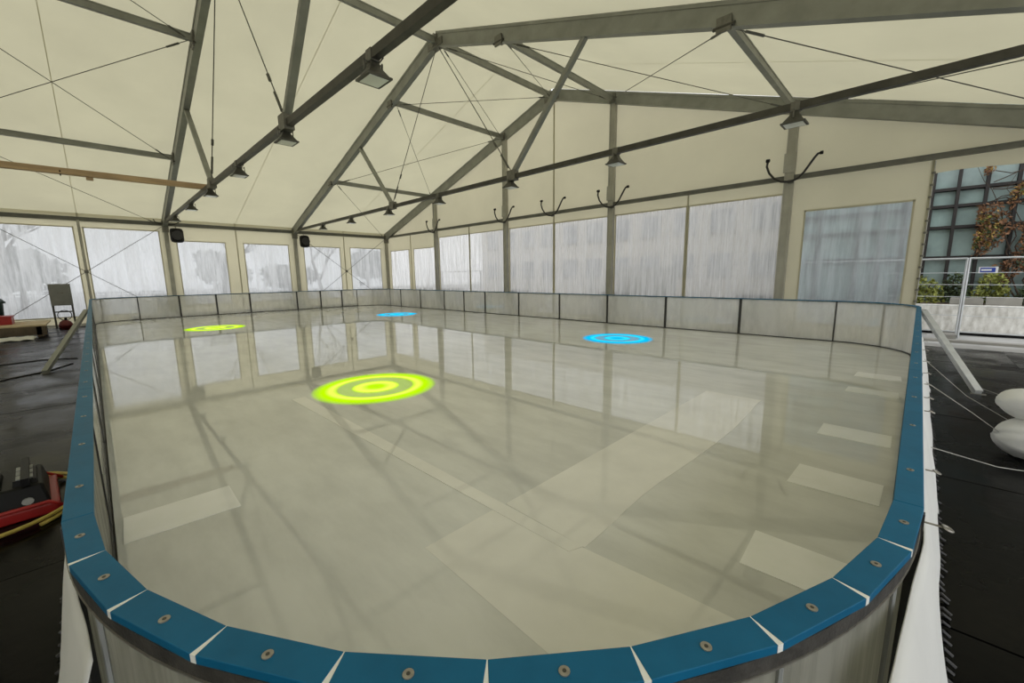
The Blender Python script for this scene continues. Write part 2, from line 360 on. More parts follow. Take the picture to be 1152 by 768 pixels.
# ------------------------------------------------------------------ portal frames
fr_lab = ['grey end portal frame with four uprights in the back gable', 'grey portal frame with tie beam in the middle of the tent', 'grey portal frame with tie beam closest in view on the left', 'grey portal frame with tie beam above the viewer', 'grey portal frame at the tent end behind the viewer']
for k, y in enumerate(FY):
    t = empty('portal_frame', (XC, y, 0)); tag(t, fr_lab[k], 'tent frame', 'portal frames of the tent')
    for s_, xe in ((-1, XL), (1, XR)):
        e = xe-XC
        MB().channel((0, 0, RIDGE-.19), (e, 0, roof_z(xe)-.19), .15, .35).build('rafter', 'steel', t)
        MB().channel((e, 0, -.02), (e, 0, roof_z(xe)-.22), .14, .24, (1, 0, 0)).build('post', 'alu', t)
        MB().box((e-.22, -.18, -.01), (e+.22, .18, .012)).build('base_plate', 'plate', t)
        MB().box((e-.18, -.10, 3.55), (e+.18, .10, 3.98)).build('eave_bracket', 'plate', t)
    MB().prism([(-.32, -.09), (.32, -.09), (.32, .09), (-.32, .09)], RIDGE-.42, RIDGE-.24).build('ridge_bracket', 'plate', t)
    if k > 0:
        MB().bar((XL-XC, 0, TIE), (XR-XC, 0, TIE), .085, .10).build('tie_beam', 'steel_d', t)
        for s_ in (-1, 1):
            n = Vector((s_*2.82, 0, TIE+.05)); c_ = Vector((s_*4.86, 0, roof_z(XC+4.86)-.36))
            MB().bar(n, c_, .09, .11, (0, 1, 0)).build('strut', 'steel', t)
            a = Vector((s_*.06, 0, RIDGE-.40)); d = a-n
            rod = MB().cyl(n+Vector((0, 0, .03)), a, .011, 6); rod.cyl(n+d*.05, n+d*.14, .024, 6); rod.cyl(n+d*.20, n+d*.23, .028, 6)
            rod.build('hanger_rod', 'rod', t)
            for px_ in (2.5, 7.5):
                zz = roof_z(XC+px_)-.36
                pl_ = MB().box((s_*px_-.11, -.115, zz-.10), (s_*px_+.11, -.076, zz+.12)).build('purlin_plate', 'plate', t)
                MB().cyl((s_*px_-.16, -.095, zz-.02), (s_*px_+.16, -.095, zz-.02), .028, 8).build('plate_pin', 'steel_d', pl_)
            MB().box((n.x-.13, -.075, TIE-.09), (n.x+.13, .075, TIE+.14)).build('node_bracket', 'plate', t)
    else:
        for x in PX:
            MB().channel((x-XC, .0, -.02), (x-XC, .0, roof_z(x)-.3), .13, .20, (1, 0, 0)).build('gable_upright', 'alu', t)
            MB().box((x-XC-.13, -.09, 4.0), (x-XC+.13, -.06, 4.45)).build('splice_plate', 'alu', t)
            MB().box((x-XC-.2, -.2, -.01), (x-XC+.2, .2, .012)).build('base_plate', 'plate', t)
        MB().channel((XL-XC, .02, EAVE), (XR-XC, .02, EAVE), .10, .11).build('gable_rail', 'rail', t)

# wall cross-bracing in the braced bays
for b, nm in ((0, 'crossed bracing rods in the left wall bay beside the back corner'), (2, 'crossed bracing rods in the left wall bay at the left edge')):
    y1, y0 = FY[b]-.12, FY[b+1]+.12
    t = empty('wall_bracing', (XL+.10, (y0+y1)/2, 0)); tag(t, nm, 'bracing rods', 'wall bracing')
    h = (y1-y0)/2
    for s_ in (-1, 1):
        MB().cyl((0, -s_*h, .12), (0, s_*h, 3.75), .010, 6).build('rod', 'rod', t)
    MB().box((-.02, -.06, 1.88), (.02, .06, 2.0)).build('cross_plate', 'plate', t)

# ------------------------------------------------------------------ fabric walls with foil windows
def wall_panel(parent, axis, pos, a, b, zt, win, fm, wr=.014, seed=0, out=1, lacing=True):
    """fabric panel a..b along the wall; win = (a0, b0, z0, z1) clear foil window"""
    def P(u, z, d=0): return (u, pos+d*out, z) if axis == 'x' else (pos+d*out, u, z)
    a0, b0, z0, z1 = win
    m = MB()
    rims = [((a, -.04), (b, z0)), ((a, z1), (b, zt)), ((a, z0), (a0, z1)), ((b0, z0), (b, z1))]
    for (u0, w0), (u1, w1) in rims:
        if u1-u0 < .005 or w1-w0 < .005: continue
        m.grid(lambda s_, t_: P(u0+(u1-u0)*s_, w0+(w1-w0)*t_, .02+.012*nz((u0+(u1-u0)*s_)*1.3+seed, (w0+(w1-w0)*t_)*.5)), max(2, int((u1-u0)/.25)), max(2, int((w1-w0)/.4)))
    p = m.build('wall_panel', 'wallfab', parent, True)
    f = MB().grid(lambda s_, t_: P(a0+(b0-a0)*s_, z0+(z1-z0)*t_, .022+wr*(nz((a0+(b0-a0)*s_)*5+seed*3, t_*1.2)+.6*nz((a0+(b0-a0)*s_)*13+seed, t_*1.6))), 56, 14)
    f.build('window_pane', fm, p, True)
    fr_ = MB()
    for (u0, w0), (u1, w1) in (((a0-.025, z1-.02), (b0+.025, z1+.02)), ((a0-.025, z0-.02), (b0+.025, z0+.02)), ((a0-.025, z0), (a0+.01, z1)), ((b0-.01, z0), (b0+.025, z1))):
        q0, q1 = P(u0, w0, .006), P(u1, w1, .018); fr_.box(tuple(min(i) for i in zip(q0, q1)), tuple(max(i) for i in zip(q0, q1)))
    fr_.build('window_border', 'wallfab', p)
    if lacing:
        q0, q1 = P(b-.02, 0, -.012), P(b+.02, zt, .012); sm = MB().box(tuple(min(i) for i in zip(q0, q1)), tuple(max(i) for i in zip(q0, q1))).build('panel_seam', 'seam', p)
    return p
wl = empty('wall_left', (0, 0, 0)); tag(wl, 'left tent wall of cream panels with clear foil windows', None, None, 'structure')
spec = [(-7.59, -5.09, (-7.3, -5.3, .5, 3.22)), (-5.09, -2.59, (-4.9, -2.8, .5, 3.22)), (-2.59, -.09, (-2.45, -.26, .25, 3.58)), (-.09, 2.41, (.02, 2.18, .25, 3.58)), (2.41, 4.91, (2.74, 4.45, .5, 3.22)),
        (4.91, 7.41, (5.18, 7.08, .5, 3.22)), (7.41, 9.91, (7.82, 9.66, .5, 3.20)), (9.91, 12.41, (10.24, 12.05, .5, 3.22))]
for i, (a, b, w) in enumerate(spec): wall_panel(wl, 'y', XL, a, b, roof_z(XL)+.03, w, 'film_y', .012, i*1.7, -1)
MB().box((XL+.02, -.13, -.01), (XL+.09, -.05, EAVE-.05)).build('middle_pole', 'alu', wl)
wb = empty('wall_back', (0, 0, 0)); tag(wb, 'back gable wall of cream fabric with wrinkled clear foil windows', None, None, 'structure')
YB = FY[0]+.09
gs = [(-22.6, -20.07, (-22.25, -20.3, .3, 3.08), 'film_x'), (-20.07, -17.55, (-19.8, -17.85, .3, 3.08), 'film_x')]
for u in (-17.55, -12.55, -7.55): gs += [(u, u+2.5, (u+.13, u+2.46, .12, 3.52), 'film_x'), (u+2.5, u+5, (u+2.54, u+4.87, .12, 3.52), 'film_x')]
gs += [(-2.55, -.04, (-2.17, -.26, .3, 3.06), 'film_b')]
for i, (a, b, w, fm) in enumerate(gs): wall_panel(wb, 'x', YB, a, b, EAVE+.05, w, fm, .016 if fm == 'film_x' else .008, 20+i*2.3, 1)
for a, b in zip([XL, PX[0], PX[1], XC, PX[2], PX[3]], [PX[0], PX[1], XC, PX[2], PX[3], XR]):
    MB().grid(lambda s_, t_: (a+(b-a)*s_, YB+.02+.012*nz(a+s_*3, t_*3), EAVE+(roof_z(a+(b-a)*s_)+.02-EAVE)*t_), 12, 8).build('gable_panel', 'wallfab', wb, True)
    if b == XC: MB().box((b-.02, YB-.03, EAVE), (b+.02, YB+.005, roof_z(b)-.3)).build('panel_seam', 'seam', wb)
MB().grid(lambda s_, t_: (-.04+(XR+.04)*s_, YB+.02, 3.56+.30*t_+.02*math.sin(s_*9)), 12, 2).build('valance', 'wallfab', wb, True)
# laced free edge of the last panel beside the opening
lc = MB().cyl((-.01, YB-.02, .1), (-.01, YB-.02, 3.8), .012, 6).build('edge_rope', 'rope', wb)
for i in range(14):
    z = .45+i*.24
    MB().box((-.045, YB-.045, z-.02), (.015, YB-.015, z+.02)).build('toggle', 'plate', lc)
we = empty('wall_end', (0, 0, 0)); tag(we, 'tent end wall behind the viewer', None, None, 'structure')
for i in range(10):
    a = XL+i*2.51; wall_panel(we, 'x', FY[-1]-.1, a, a+2.51, EAVE+.05, (a+.3, a+2.2, .5, 3.1), 'film_x', .012, 60+i, -1)
MB().add([(XL, FY[-1]-.12, EAVE), (XR, FY[-1]-.12, EAVE), (XR, FY[-1]-.12, roof_z(XR)), (XC, FY[-1]-.12, RIDGE), (XL, FY[-1]-.12, roof_z(XL))], [(0, 1, 2, 3, 4)]).build('gable_panel', 'wallfab', we)
wr_ = empty('wall_right', (0, 0, 0)); tag(wr_, 'right tent wall beside the viewer', None, None, 'structure')
for i, (a, b) in enumerate(((-7.59, -5.09), (-5.09, -2.59))): wall_panel(wr_, 'y', XR, a, b, roof_z(XR)+.03, (a+.3, b-.3, .5, 3.2), 'film_y', .012, 80+i, 1)

# ------------------------------------------------------------------ rink barrier
bolt_me = MB().cyl((0, 0, 0), (0, 0, .0022), .0095, 14).mesh('bolt', 'bolt')
bolt_in = MB().cyl((0, 0, .0), (0, 0, .0030), .0034, 8).mesh('bolt_socket', 'bolt_d')
def bolt(parent, x, y, z):
    o = inst('bolt', bolt_me, parent, (x, y, z)); inst('bolt_socket', bolt_in, o); return o
def straight_board(p, q, label, group, post_w=.05, bolts=4, bm='board', first_post=True):
    """barrier unit from p to q (outer face line, rink on the left-hand side)"""
    L = math.hypot(q[0]-p[0], q[1]-p[1]); t = empty('barrier_panel', (p[0], p[1], 0), math.atan2(q[1]-p[1], q[0]-p[0])); tag(t, label, 'barrier panel', group)
    MB().box((.01, .020, ICE+.004), (L-.01, .030, BT-.022)).build('sheet', bm, t)
    MB().box((.0015, 0, BT-.018), (L-.0015, CW, BT)).build('top_cap', 'blue', t, bevel=.003)
    MB().box((.002, .002, BT-.046), (L-.002, .016, BT-.018)).build('edge_strip', 'band', t)
    MB().box((.002, .031, ICE+.001), (L-.002, .040, ICE+.022)).build('kick_strip', 'post_dk', t)
    MB().box((.002, -.002, -.012), (L-.002, .030, .03)).build('bottom_rail', 'post_dk', t)
    for x in ((.0, L-post_w/2) if first_post else (L-post_w/2,)):
        MB().box((max(0, x), -.004, -.012), (x+post_w/2, .0195, BT-.02)).build('post', 'post_dk', t)
        MB().box((max(0, x), .0305, ICE+.003), (x+post_w/2*.8, .0375, BT-.02)).build('post_trim', 'post_dk', t)
    for i in range(bolts): bolt(t, L*(i+.5)/bolts, CW*.5, BT)
    return t
GB = 'straight barrier panels around the ice'
# near-left barrier (runs away along the left of the picture)
nl = [RX1-RN-1.913*i for i in range(10)]+[RX0+RF]
for i in range(10):
    lab = 'blue-capped barrier panel in the near left row, %s from the near corner' % ORD[i]
    straight_board((nl[i+1], RY0), (nl[i], RY0), lab, GB, .04, 4, 'board_near' if i < 1 else 'board')
# right barrier
ry = [RY0+RN+(RY1-RF-RY0-RN)*i/4 for i in range(5)]
right_boards = []
for i in range(4):
    right_boards.append(straight_board((RX1, ry[i]), (RX1, ry[i+1]), 'blue-capped barrier panel in the right row, %s from the near corner' % ORD[i], GB, .04, 4, 'board_near' if i == 0 else 'board'))
# back barrier
bx = [RX1-RF, -3.16, -5.10, -7.01, -8.93, -10.91, -12.85, -14.25, -15.70, -17.70, -19.56, RX0+RF]
for i in range(11): straight_board((bx[i], RY1), (bx[i+1], RY1), 'frosted barrier panel in the back row, %s from the right corner' % ORD[i], GB, .07, 3)
# left barrier (far)
by = [RY1-RF, 9.30, 8.20, 7.06, 5.03, 3.75, 2.47, RY0+RF]
for i in range(7): straight_board((RX0, by[i]), (RX0, by[i+1]), 'frosted barrier panel in the far left row, %s from the back corner' % ORD[i], GB, .07, 3)

def corner_board(cx, cy, R, a0, n, label, near=False):
    t = empty('corner_barrier', (cx, cy, 0)); tag(t, label, 'barrier corner', 'rounded barrier corners')
    def pt(r, a): return (r*math.cos(math.radians(a)), r*math.sin(math.radians(a)))
    def ring(r0, r1, z0, z1, k=40):
        m = MB(); poly_o = [pt(r1, a0+90*i/k) for i in range(k+1)]; poly_i = [pt(r0, a0+90*i/k) for i in range(k+1)]
        for i in range(k):
            m.prism([poly_i[i], poly_o[i], poly_o[i+1], poly_i[i+1]], z0, z1)
        bmh = bmesh.new(); me0 = m.mesh('tmp', 'blue'); bmh.from_mesh(me0); bmesh.ops.remove_doubles(bmh, verts=bmh.verts, dist=1e-5)
        inner = [f for f in bmh.faces if all(len(e.link_faces) > 2 for e in f.edges if abs(e.verts[0].co.z-e.verts[1].co.z) > 1e-4) and abs(f.normal.z) < .5 and abs(f.normal.x*f.calc_center_median().y-f.normal.y*f.calc_center_median().x) > .5*f.calc_center_median().length]
        ends = [f for f in inner if min(abs(math.degrees(math.atan2(f.calc_center_median().y, f.calc_center_median().x))-q) for q in (a0, a0+90, a0-360, a0-270)) < .1]
        bmesh.ops.delete(bmh, geom=[f for f in inner if f not in ends], context='FACES')
        mm = MB(); bmh.verts.index_update(); mm.v = [tuple(v.co) for v in bmh.verts]; mm.f = [tuple(v.index for v in f.verts) for f in bmh.faces]; bmh.free(); bpy.data.meshes.remove(me0)
        return mm
    ring(R-.030, R-.020, ICE+.004, BT-.022).build('sheet', 'board_near' if near else 'board', t)
    ring(R-.040, R-.031, ICE+.001, ICE+.022).build('kick_strip', 'post_dk', t)
    ring(R-.016, R-.003, BT-.050, BT-.018).build('edge_strip', 'band', t)
    ring(R-.014, R-.001, BT-.054, BT-.0505).build('edge_lip', 'bolt', t)
    ring(R-.030, R+.002, -.012, .03).build('bottom_rail', 'post_dk', t)
    st = 90/n; gi, go = .0009, (.0062 if near else .003)
    for i in range(n):
        b0, b1 = a0+i*st, a0+(i+1)*st
        def edge(a, s_):
            ri, ro = R-CW, R
            d = Vector((math.cos(math.radians(a)), math.sin(math.radians(a)))); tn = Vector((-d.y, d.x))
            return tuple(d*ri+tn*s_*gi), tuple(d*ro+tn*s_*go)
        i0, o0 = edge(b0, 1 if i else 0); i1, o1 = edge(b1, -1 if i < n-1 else 0)
        MB().prism([i0, o0, o1, i1], BT-.018, BT).build('cap_segment', 'blue', t, bevel=.0015)
        if i < n-1:
            j0, q0 = edge(b1, -1); j1, q1 = edge(b1, 1); 
            MB().prism([j0, q0, q1, j1], BT-.017, BT-.0012).build('joint_filler', 'white_joint', t)
        mm = (b0+b1)/2; c_ = pt(R-CW*.52, mm); bolt(t, c_[0], c_[1], BT)
        if not near and i in (n//2,):
            c_ = pt(R-.005, mm); MB().cyl((c_[0], c_[1], -.01), (c_[0], c_[1], BT-.02), .022, 8).build('post', 'post_dk', t)
    if near:
        for a in (a0+13, a0+31, a0+48, a0+64, a0+80):   # outer cover strips over the sheet joints
            c_ = pt(R-.0165, a); MB().cyl((c_[0], c_[1], .03), (c_[0], c_[1], BT-.052), .006, 6).build('joint_strip', 'grey', t)
    return t
corner_board(RX1-RN, RY0+RN, RN, -90, 10, 'rounded near barrier corner with segmented blue cap and white joints', True)
corner_board(RX1-RF, RY1-RF, RF, 0, 6, 'rounded barrier corner at the back right of the ice')
corner_board(RX0+RF, RY1-RF, RF, 90, 6, 'rounded barrier corner at the far back left of the ice')
corner_board(RX0+RF, RY0+RF, RF, 180, 6, 'rounded barrier corner at the end of the near left row')

# eye bolts on the outside of the right barrier
ring_me = MB().tube([(.017*math.cos(t*math.pi/8), .017*math.sin(t*math.pi/8), 0) for t in range(16)], .0038, 6, True)
for i, y in enumerate([1.62, 2.30, 3.30, 3.66, 4.10, 4.55, 5.15, 5.9, 6.65, 7.4]):
    k = min(3, max(0, int((y-ry[0])/(ry[1]-ry[0])))); b = right_boards[k]
    L0 = y-ry[k]; z = .86 if i == 0 else .78
    e = MB().cyl((L0, .018, z), (L0, -.046, z), .003, 8).build('eye_bolt', 'bolt', b)
    MB().tube([(L0+.010*math.cos(t*math.pi/8), -.057+.011*math.sin(t*math.pi/8), z+.005*math.sin(t*math.pi/8)) for t in range(16)], .003, 6, True).build('eye', 'bolt', e)

# diagonal props
def prop(a, b, label):
    t = empty('diagonal_prop', (b[0], b[1], -.004)); tag(t, label, 'prop', 'diagonal props of the barrier')
    v = Vector(a)-Vector(b)
    MB().channel((0, 0, .02), v, .075, .075).build('tube', 'galv' if b[0] > 0 else 'steel', t)
    MB().box((-.07, -.05, -.004), (.07, .05, .006)).build('foot_plate', 'plate', t)
    MB().box((v.x-.03, v.y-.04, v.z-.05), (v.x+.03, v.y+.04, v.z+.03)).build('top_bracket', 'plate', t)
prop((-13.9, RY0-.04, .90), (-10.73, -.77, 0), 'grey diagonal prop leaning on the near left barrier')
prop((RX1+.03, 9.9, .90), (.69, 7.85, 0), 'pale metal diagonal prop leaning on the right barrier')

# ------------------------------------------------------------------ white foil skirts outside the barrier with black hose combs
def skirt(name, axis, a, b, label):
    t = empty(name, (0, 0, 0)); tag(t, label, 'foil sheet', 'white foil skirts')
    def prof(u, v):
        s_ = a+(b-a)*u
        endf = min(1, abs(s_-b)/.6)
        ztop = .80*math.sqrt(max(0, min(1, endf)))+.02 if axis == 'y' else .80
        w = .022*nz(s_*2.1, v*1.5)+.012*nz(s_*6, v*2)
        d = .010+(.15 if axis == 'y' else .12)*(v**.8)+w*(.3+v)
        d = max(d, .006)
        z = ztop*(1-v)+.002
        d -= (.046 if axis == 'y' else .048)*max(0, min(1, (1.55-s_)/.6 if axis == 'y' else (s_+1.75)/.6))*(1-.55*v)
        return (RX1+d, s_, z) if axis == 'y' else (s_, RY0-d, z)
    MB().grid(prof, 110, 14).build('sheet', 'foil', t, True, solid=.003)
    m = MB(); n = int(abs(b-a)/.06)
    for i in range(n):
        s_ = a+(b-a)*(i+.5)/n; d0 = .135 if axis == 'y' else .11; d1 = d0+.045+random.uniform(-.01, .012); sh = random.uniform(-.01, .01)
        if axis == 'y': m.tube([(RX1+d0, s_, .012), (RX1+(d0+d1)/2, s_+sh, .028), (RX1+d1, s_+sh*2,   .010)], .0075, 6)
        else: m.tube([(s_, RY0-d0, .012), (s_+sh, RY0-(d0+d1)/2, .028), (s_+sh*2, RY0-d1, .010)], .0075, 6)
    o = m.build('hose_comb', 'hose', t); o['kind'] = 'stuff'
skirt('foil_skirt', 'y', .95, 7.75, 'white foil sheet hanging outside the right barrier, black comb below')
skirt('foil_skirt', 'x', -1.15, -6.2, 'white foil sheet hanging outside the near left barrier at lower left')
rl = MB()
rl.loft([[(RX0-.14+.10*math.cos(t*math.pi/6)*(1+.15*nz(y*2, t)), y, .10+.10*math.sin(t*math.pi/6)*(1+.15*nz(y*2, t+5))) for t in range(12)] for y in [.9+.3*i for i in range(32)]])
tag(rl.build('foil_roll', 'foil', None, True), 'long white foil roll lying behind the far left barrier', 'foil roll')

# ------------------------------------------------------------------ floodlights
def floodlight(loc, label, tilt=0):
    t = empty('floodlight', loc, 0); tag(t, label, 'floodlight', 'floodlights under the tie beams')
    MB().box((-.07, -.065, -.075), (.07, .065, .075)).build('clamp', 'plate', t)
    br = MB(); br.box((-.012, -.14, -.20), (.012, -.125, -.05)); br.box((-.012, .125, -.20), (.012, .14, -.05)); br.box((-.012, -.14, -.09), (.012, .14, -.075)); br.build('bracket', 'plate', t)
    def lp(hx, hy, z): return [(-hx, -hy, z), (hx, -hy, z), (hx, hy, z), (-hx, hy, z)]
    h = MB().loft([lp(.06, .06, -.085), lp(.075, .07, -.14), (lp(.11, .10, -.19)), lp(.165, .155, -.27), lp(.19, .175, -.275), lp(.19, .175, -.30)])
    o = h.build('housing', 'lampbody', t); MB().box((-.15, -.135, -.306), (.15, .135, -.301)).build('glass', 'lampglass', o)
    t.scale = (.8, .8, .8)
    cb = MB().tube([(.02, .05, -.10), (.10, .10, -.02), (.14, .06, .09), (.05, 0, .085)], .009, 6).build('cable', 'hose', t)
LX = [-19.5, -16.08, -13.15, -10.25, -7.30, -4.43, -1.52]
for i, x in enumerate(LX[:]):
    floodlight((x, FY[2], TIE-.005), 'floodlight under the tie beam closest in view, %s from the left wall' % ORD[i])
for i, x in enumerate([-18.9]+LX[1:]):
    floodlight((x, FY[1], TIE-.005), 'floodlight under the middle tie beam, %s from the left wall' % ORD[i])

# ------------------------------------------------------------------ loudspeakers on the left wall posts
def speaker(y, label):
    t = empty('loudspeaker', (XL+.50, y+.30, 3.40)); tag(t, label, 'loudspeaker', 'loudspeakers on the tent posts'); t.scale = (1.25, 1.25, 1.15)
    def lp(z, w, d): return [(d*math.cos(a)*1.0, w*math.sin(a), z) for a in [i*math.pi/8 for i in range(16)]]
    MB().loft([lp(-.25, .10, .09), lp(-.225, .155, .13), (lp(-.15, .18, .16)), lp(.15, .18, .16), lp(.225, .155, .13), lp(.25, .10, .09)]).build('cabinet', 'black', t, bevel=.01)
    MB().loft([[(.155+.012*k, .15*math.sin(a), .16*math.cos(a)) for a in [i*math.pi/8 for i in range(16)]] for k in (0, 1)]).build('grille', 'hose', t)
    MB().tube([(-.05, 0, .22), (-.10, 0, .33), (-.36, -.22, .40)], .014, 6).build('hanger', 'plate', t)
speaker(FY[2], 'black rounded loudspeaker hanging at the left wall post nearer the viewer')
speaker(FY[1], 'black rounded loudspeaker hanging at the left wall post further back')

# bent black hoses on the gable rail
hx = [(-17.55, 'near the back left corner'), (-12.50, 'on the second gable upright'), (-9.93, 'on the fabric seam between two uprights'), (-7.44, 'on the third gable upright'), (-2.49, 'on the rightmost gable upright, largest')]
for x, w in hx:
    t = empty('bent_hose', (x, FY[0]-.16, 3.76)); tag(t, 'black U-shaped bent hose '+w, 'hose', 'bent black hoses along the gable rail')
    pts = [(-.56, 0, .50), (-.55, 0, .56), (-.52, 0, .57), (-.535, 0, .44), (-.47, 0, .27), (-.35, 0, .12), (-.2, 0, .03), (-.02, 0, .0), (.14, 0, .05), (.26, 0, .18), (.36, 0, .34), (.44, 0, .47), (.50, 0, .545), (.56, 0, .555)]
    MB().tube(pts[2:], .026, 8).build('hose', 'hose', t, True)
    MB().cyl((-.56, 0, .575), (-.48, 0, .575), .042, 8).build('end_cap', 'black', t); MB().cyl((.54, 0, .555), (.60, 0, .555), .040, 8).build('end_cap', 'black', t)
    MB().box((-.06, .01, -.03), (.06, .06, .05)).build('clip', 'plate', t)
# small hose loop by the eave of the closest frame
MB_h = MB().tube([(XL+.25, 2.05, 4.02), (XL+.22, 2.10, 3.93), (XL+.20, 2.25, 3.86), (XL+.20, 2.45, 3.84), (XL+.30, 2.7, 3.86), (XL+.35, 2.85, 3.95)], .02, 8).build('bent_hose', 'hose', None, True)
tag(MB_h, 'short black hose looped at the eave above the nearer loudspeaker', 'hose', 'bent black hoses along the gable rail')
# draped cable and timber beam near the top left
tb = empty('timber_beam', (-14.07, .0, TIE)); tag(tb, 'brown timber beam hung from the tie beam at upper left', 'timber')
MB().bar((0, 2.50, .13), (0, -2.65, .10), .14, .13).build('beam', 'wood', tb)
MB().tube([(0, -.2, .18), (.08, -.2, .1), (.0, -.2, .02), (-.08, -.2, .1)], .012, 6, True).build('strap', 'black', tb)
MB().box((-.05, .2, -.02), (.05, .32, .08)).build('block', 'wood', tb)
# ------------------------------------------------------------------ things at the left edge
t = empty('control_cabinet', (-21.2, -.82, 0)); tag(t, 'grey control cabinet on a two-legged stand by the left wall', 'cabinet')
MB().box((-.14, -.25, .76), (.14, .27, 1.50)).build('body', 'greybox', t, bevel=.01)
MB().box((.141, -.225, .79), (.155, .245, 1.47)).build('door', 'greybox', t, bevel=.004)
MB().box((.156, -.06, 1.18), (.16, .09, 1.20)).build('name_plate', 'plate', t)
for yy in (-.22, .24): MB().box((-.03, yy-.025, -.012), (.03, yy+.025, .76)).build('leg', 'steel_d', t)
MB().box((-.02, -.2, .52), (.02, .22, .56)).build('crossbar', 'steel_d', t)
MB().tube([(.08, .02+.17*math.sin(a), .42+.17*math.cos(a)) for a in [i*math.pi/8 for i in range(16)]], .014, 6, True).build('cable_loop', 'hose', t)
t = empty('pump', (-20.75, -.80, 0)); tag(t, 'small dark red pump on the ground below the control cabinet', 'pump')
MB().loft([[(.14*math.cos(a)*k, .17*math.sin(a)*k, z) for a in [i*math.pi/7 for i in range(14)]] for z, k in ((-.012, 1), (.12, 1.05), (.22, .8), (.27, .4))]).build('housing', 'darkred', t, True)
MB().cyl((0, .02, .25), (0, .02, .36), .035, 8).build('outlet', 'black', t)
MB().tube([(.05, .16, .06), (.12, .35, .03), (.05, .5, .02)], .02, 6).build('hose', 'hose', t)
t = empty('wooden_platform', (-19.2, -2.35, 0)); tag(t, 'low plywood platform on dark runners at the left edge', 'platform')
for i in range(5): MB().box((-1.0+i*.40, -1.2, .30), (-.61+i*.40, 1.25, .34)).build('board', 'ply', t)
for yy in (-1.1, 0, 1.1): MB().box((-1.0, yy-.05, -.012), (1.0, yy+.05, .30)).build('runner', 'ply_d', t)
MB().box((.94, -1.2, .05), (1.0, 1.25, .298)).build('fascia', 'ply_d', t)
t = empty('red_crate', (-19.3, -2.45, .34)); tag(t, 'flat red plastic crate on the wooden platform', 'crate')
cr = MB(); cr.box((-.3, -.55, 0), (.3, .65, .03)); cr.box((-.3, -.55, .03), (-.27, .65, .24)); cr.box((.27, -.55, .03), (.3, .65, .24)); cr.box((-.27, -.55, .03), (.27, -.52, .24)); cr.box((-.27, .62, .03), (.27, .65, .24)); cr.build('box', 'red', t, bevel=.008)
MB().box((-.32, -.57, .22), (.32, .67, .25)).build('rim', 'red', t)
t = empty('waste_bin', (-21.3, -2.45, 0)); tag(t, 'dark green waste bin behind the red crate at the left edge', 'bin')
MB().loft([[(r*math.cos(a), r*math.sin(a), z) for a in [i*math.pi/10 for i in range(20)]] for r, z in ((.27, -.012), (.33, .9), (.36, .92), (.36, .98), (.30, 1.06))]).build('body', 'dgreen', t, True)
MB().box((-.1, -.38, .90), (.1, .38, .96)).build('handle', 'dgreen', t)
cf = MB().grid(lambda u, v: (-17.6+.9*(u-.5), -2.15+1.7*(v-.5), .004+.10*abs(nz(u*6, v*6))+.06*max(0, 1-((u-.5)**2+(v-.55)**2)*14)), 20, 20).build('crumpled_foil', 'foil', None, True, solid=.003)
tag(cf, 'crumpled white foil sheet on the black ground beside the platform', 'foil sheet')
# thin cables lying on the mats
for k, (pts, lab) in enumerate([([(-9.2, -2.0), (-10.0, -1.5), (-10.6, -1.1), (-10.9, -.75), (-11.6, -.45)], 'thin black cable lying on the mats by the left prop'), ([(-11.9, -2.3), (-12.4, -1.5), (-12.6, -.9), (-12.3, -.4)], 'thin black cable on the mats beyond the left prop')]):
    tag(MB().tube([(x, y, .010) for x, y in pts], .012, 6).build('floor_cable', 'hose', None, True), lab, 'cable', 'cables on the left mats')

# power distributor and yellow hose at the lower left
t = empty('power_distributor', (-4.42, -.62, 0), math.radians(4)); tag(t, 'black power distributor with grey socket flaps on a red frame', 'power distributor'); t.scale = (1.3, 1.3, 1.05)
MB().prism([(-.24, -.26), (.24, -.26), (.24, .20), (-.24, .20)], .0, .07).build('tray', 'red', t, bevel=.01)
for sx in (-.25, .25): MB().tube([(sx, -.26, .03), (sx, -.22, .09), (sx, .16, .09), (sx, .22, .03)], .011, 8).build('side_rail', 'red', t, True)
hsg = MB().loft([[(-.22, y0_, z0_) if False else (x_, y_, z_) for x_, y_, z_ in ((-.22, -.24, .07), (.22, -.24, .07), (.22, .17, .07), (-.22, .17, .07))], [(-.18, -.22, .20), (.18, -.22, .20), (.18, .15, .20), (-.18, .15, .20)]]).build('housing', 'black', t, bevel=.012)
for y in (-.10, .03, .155):
    MB().bar((-.20, y-.062, .235), (.20, y-.062, .235), .03, .05).build('carry_bar', 'black', hsg)
for i in range(3):
    y = -.16+i*.125
    MB().loft([[(-.10, y-.045, .2), (.15, y-.045, .2), (.15, y+.045, .2), (-.10, y+.045, .2)], [(-.09, y-.04, .235), (.14, y-.04, .235), (.14, y+.04, .225), (-.09, y+.04, .225)]]).build('socket_row', 'black', hsg)
    for j in range(3):
        MB().box((-.085+j*.08, y-.03, .2305), (-.025+j*.08, y+.03, .240)).build('socket_flap', 'grey', hsg)
    MB().cyl((.205, y, .11), (.225, y, .115), .022, 10).build('plug', 'grey', hsg)
yh = []
for i in range(60):
    a = i/59*2*math.pi*1.62+.6
    r = 1+.05*nz(a*.7); yh.append((-4.42+.56*r*math.cos(a)*(1+.06*i/59), -.70+.47*r*math.sin(a), .012+.004*(i/59)+.028*min(1, i/34)))
tag(MB().tube(yh, .013, 8).build('yellow_hose', 'yellow', None, True), 'yellow hose coiled around the power distributor on the black ground', 'hose')

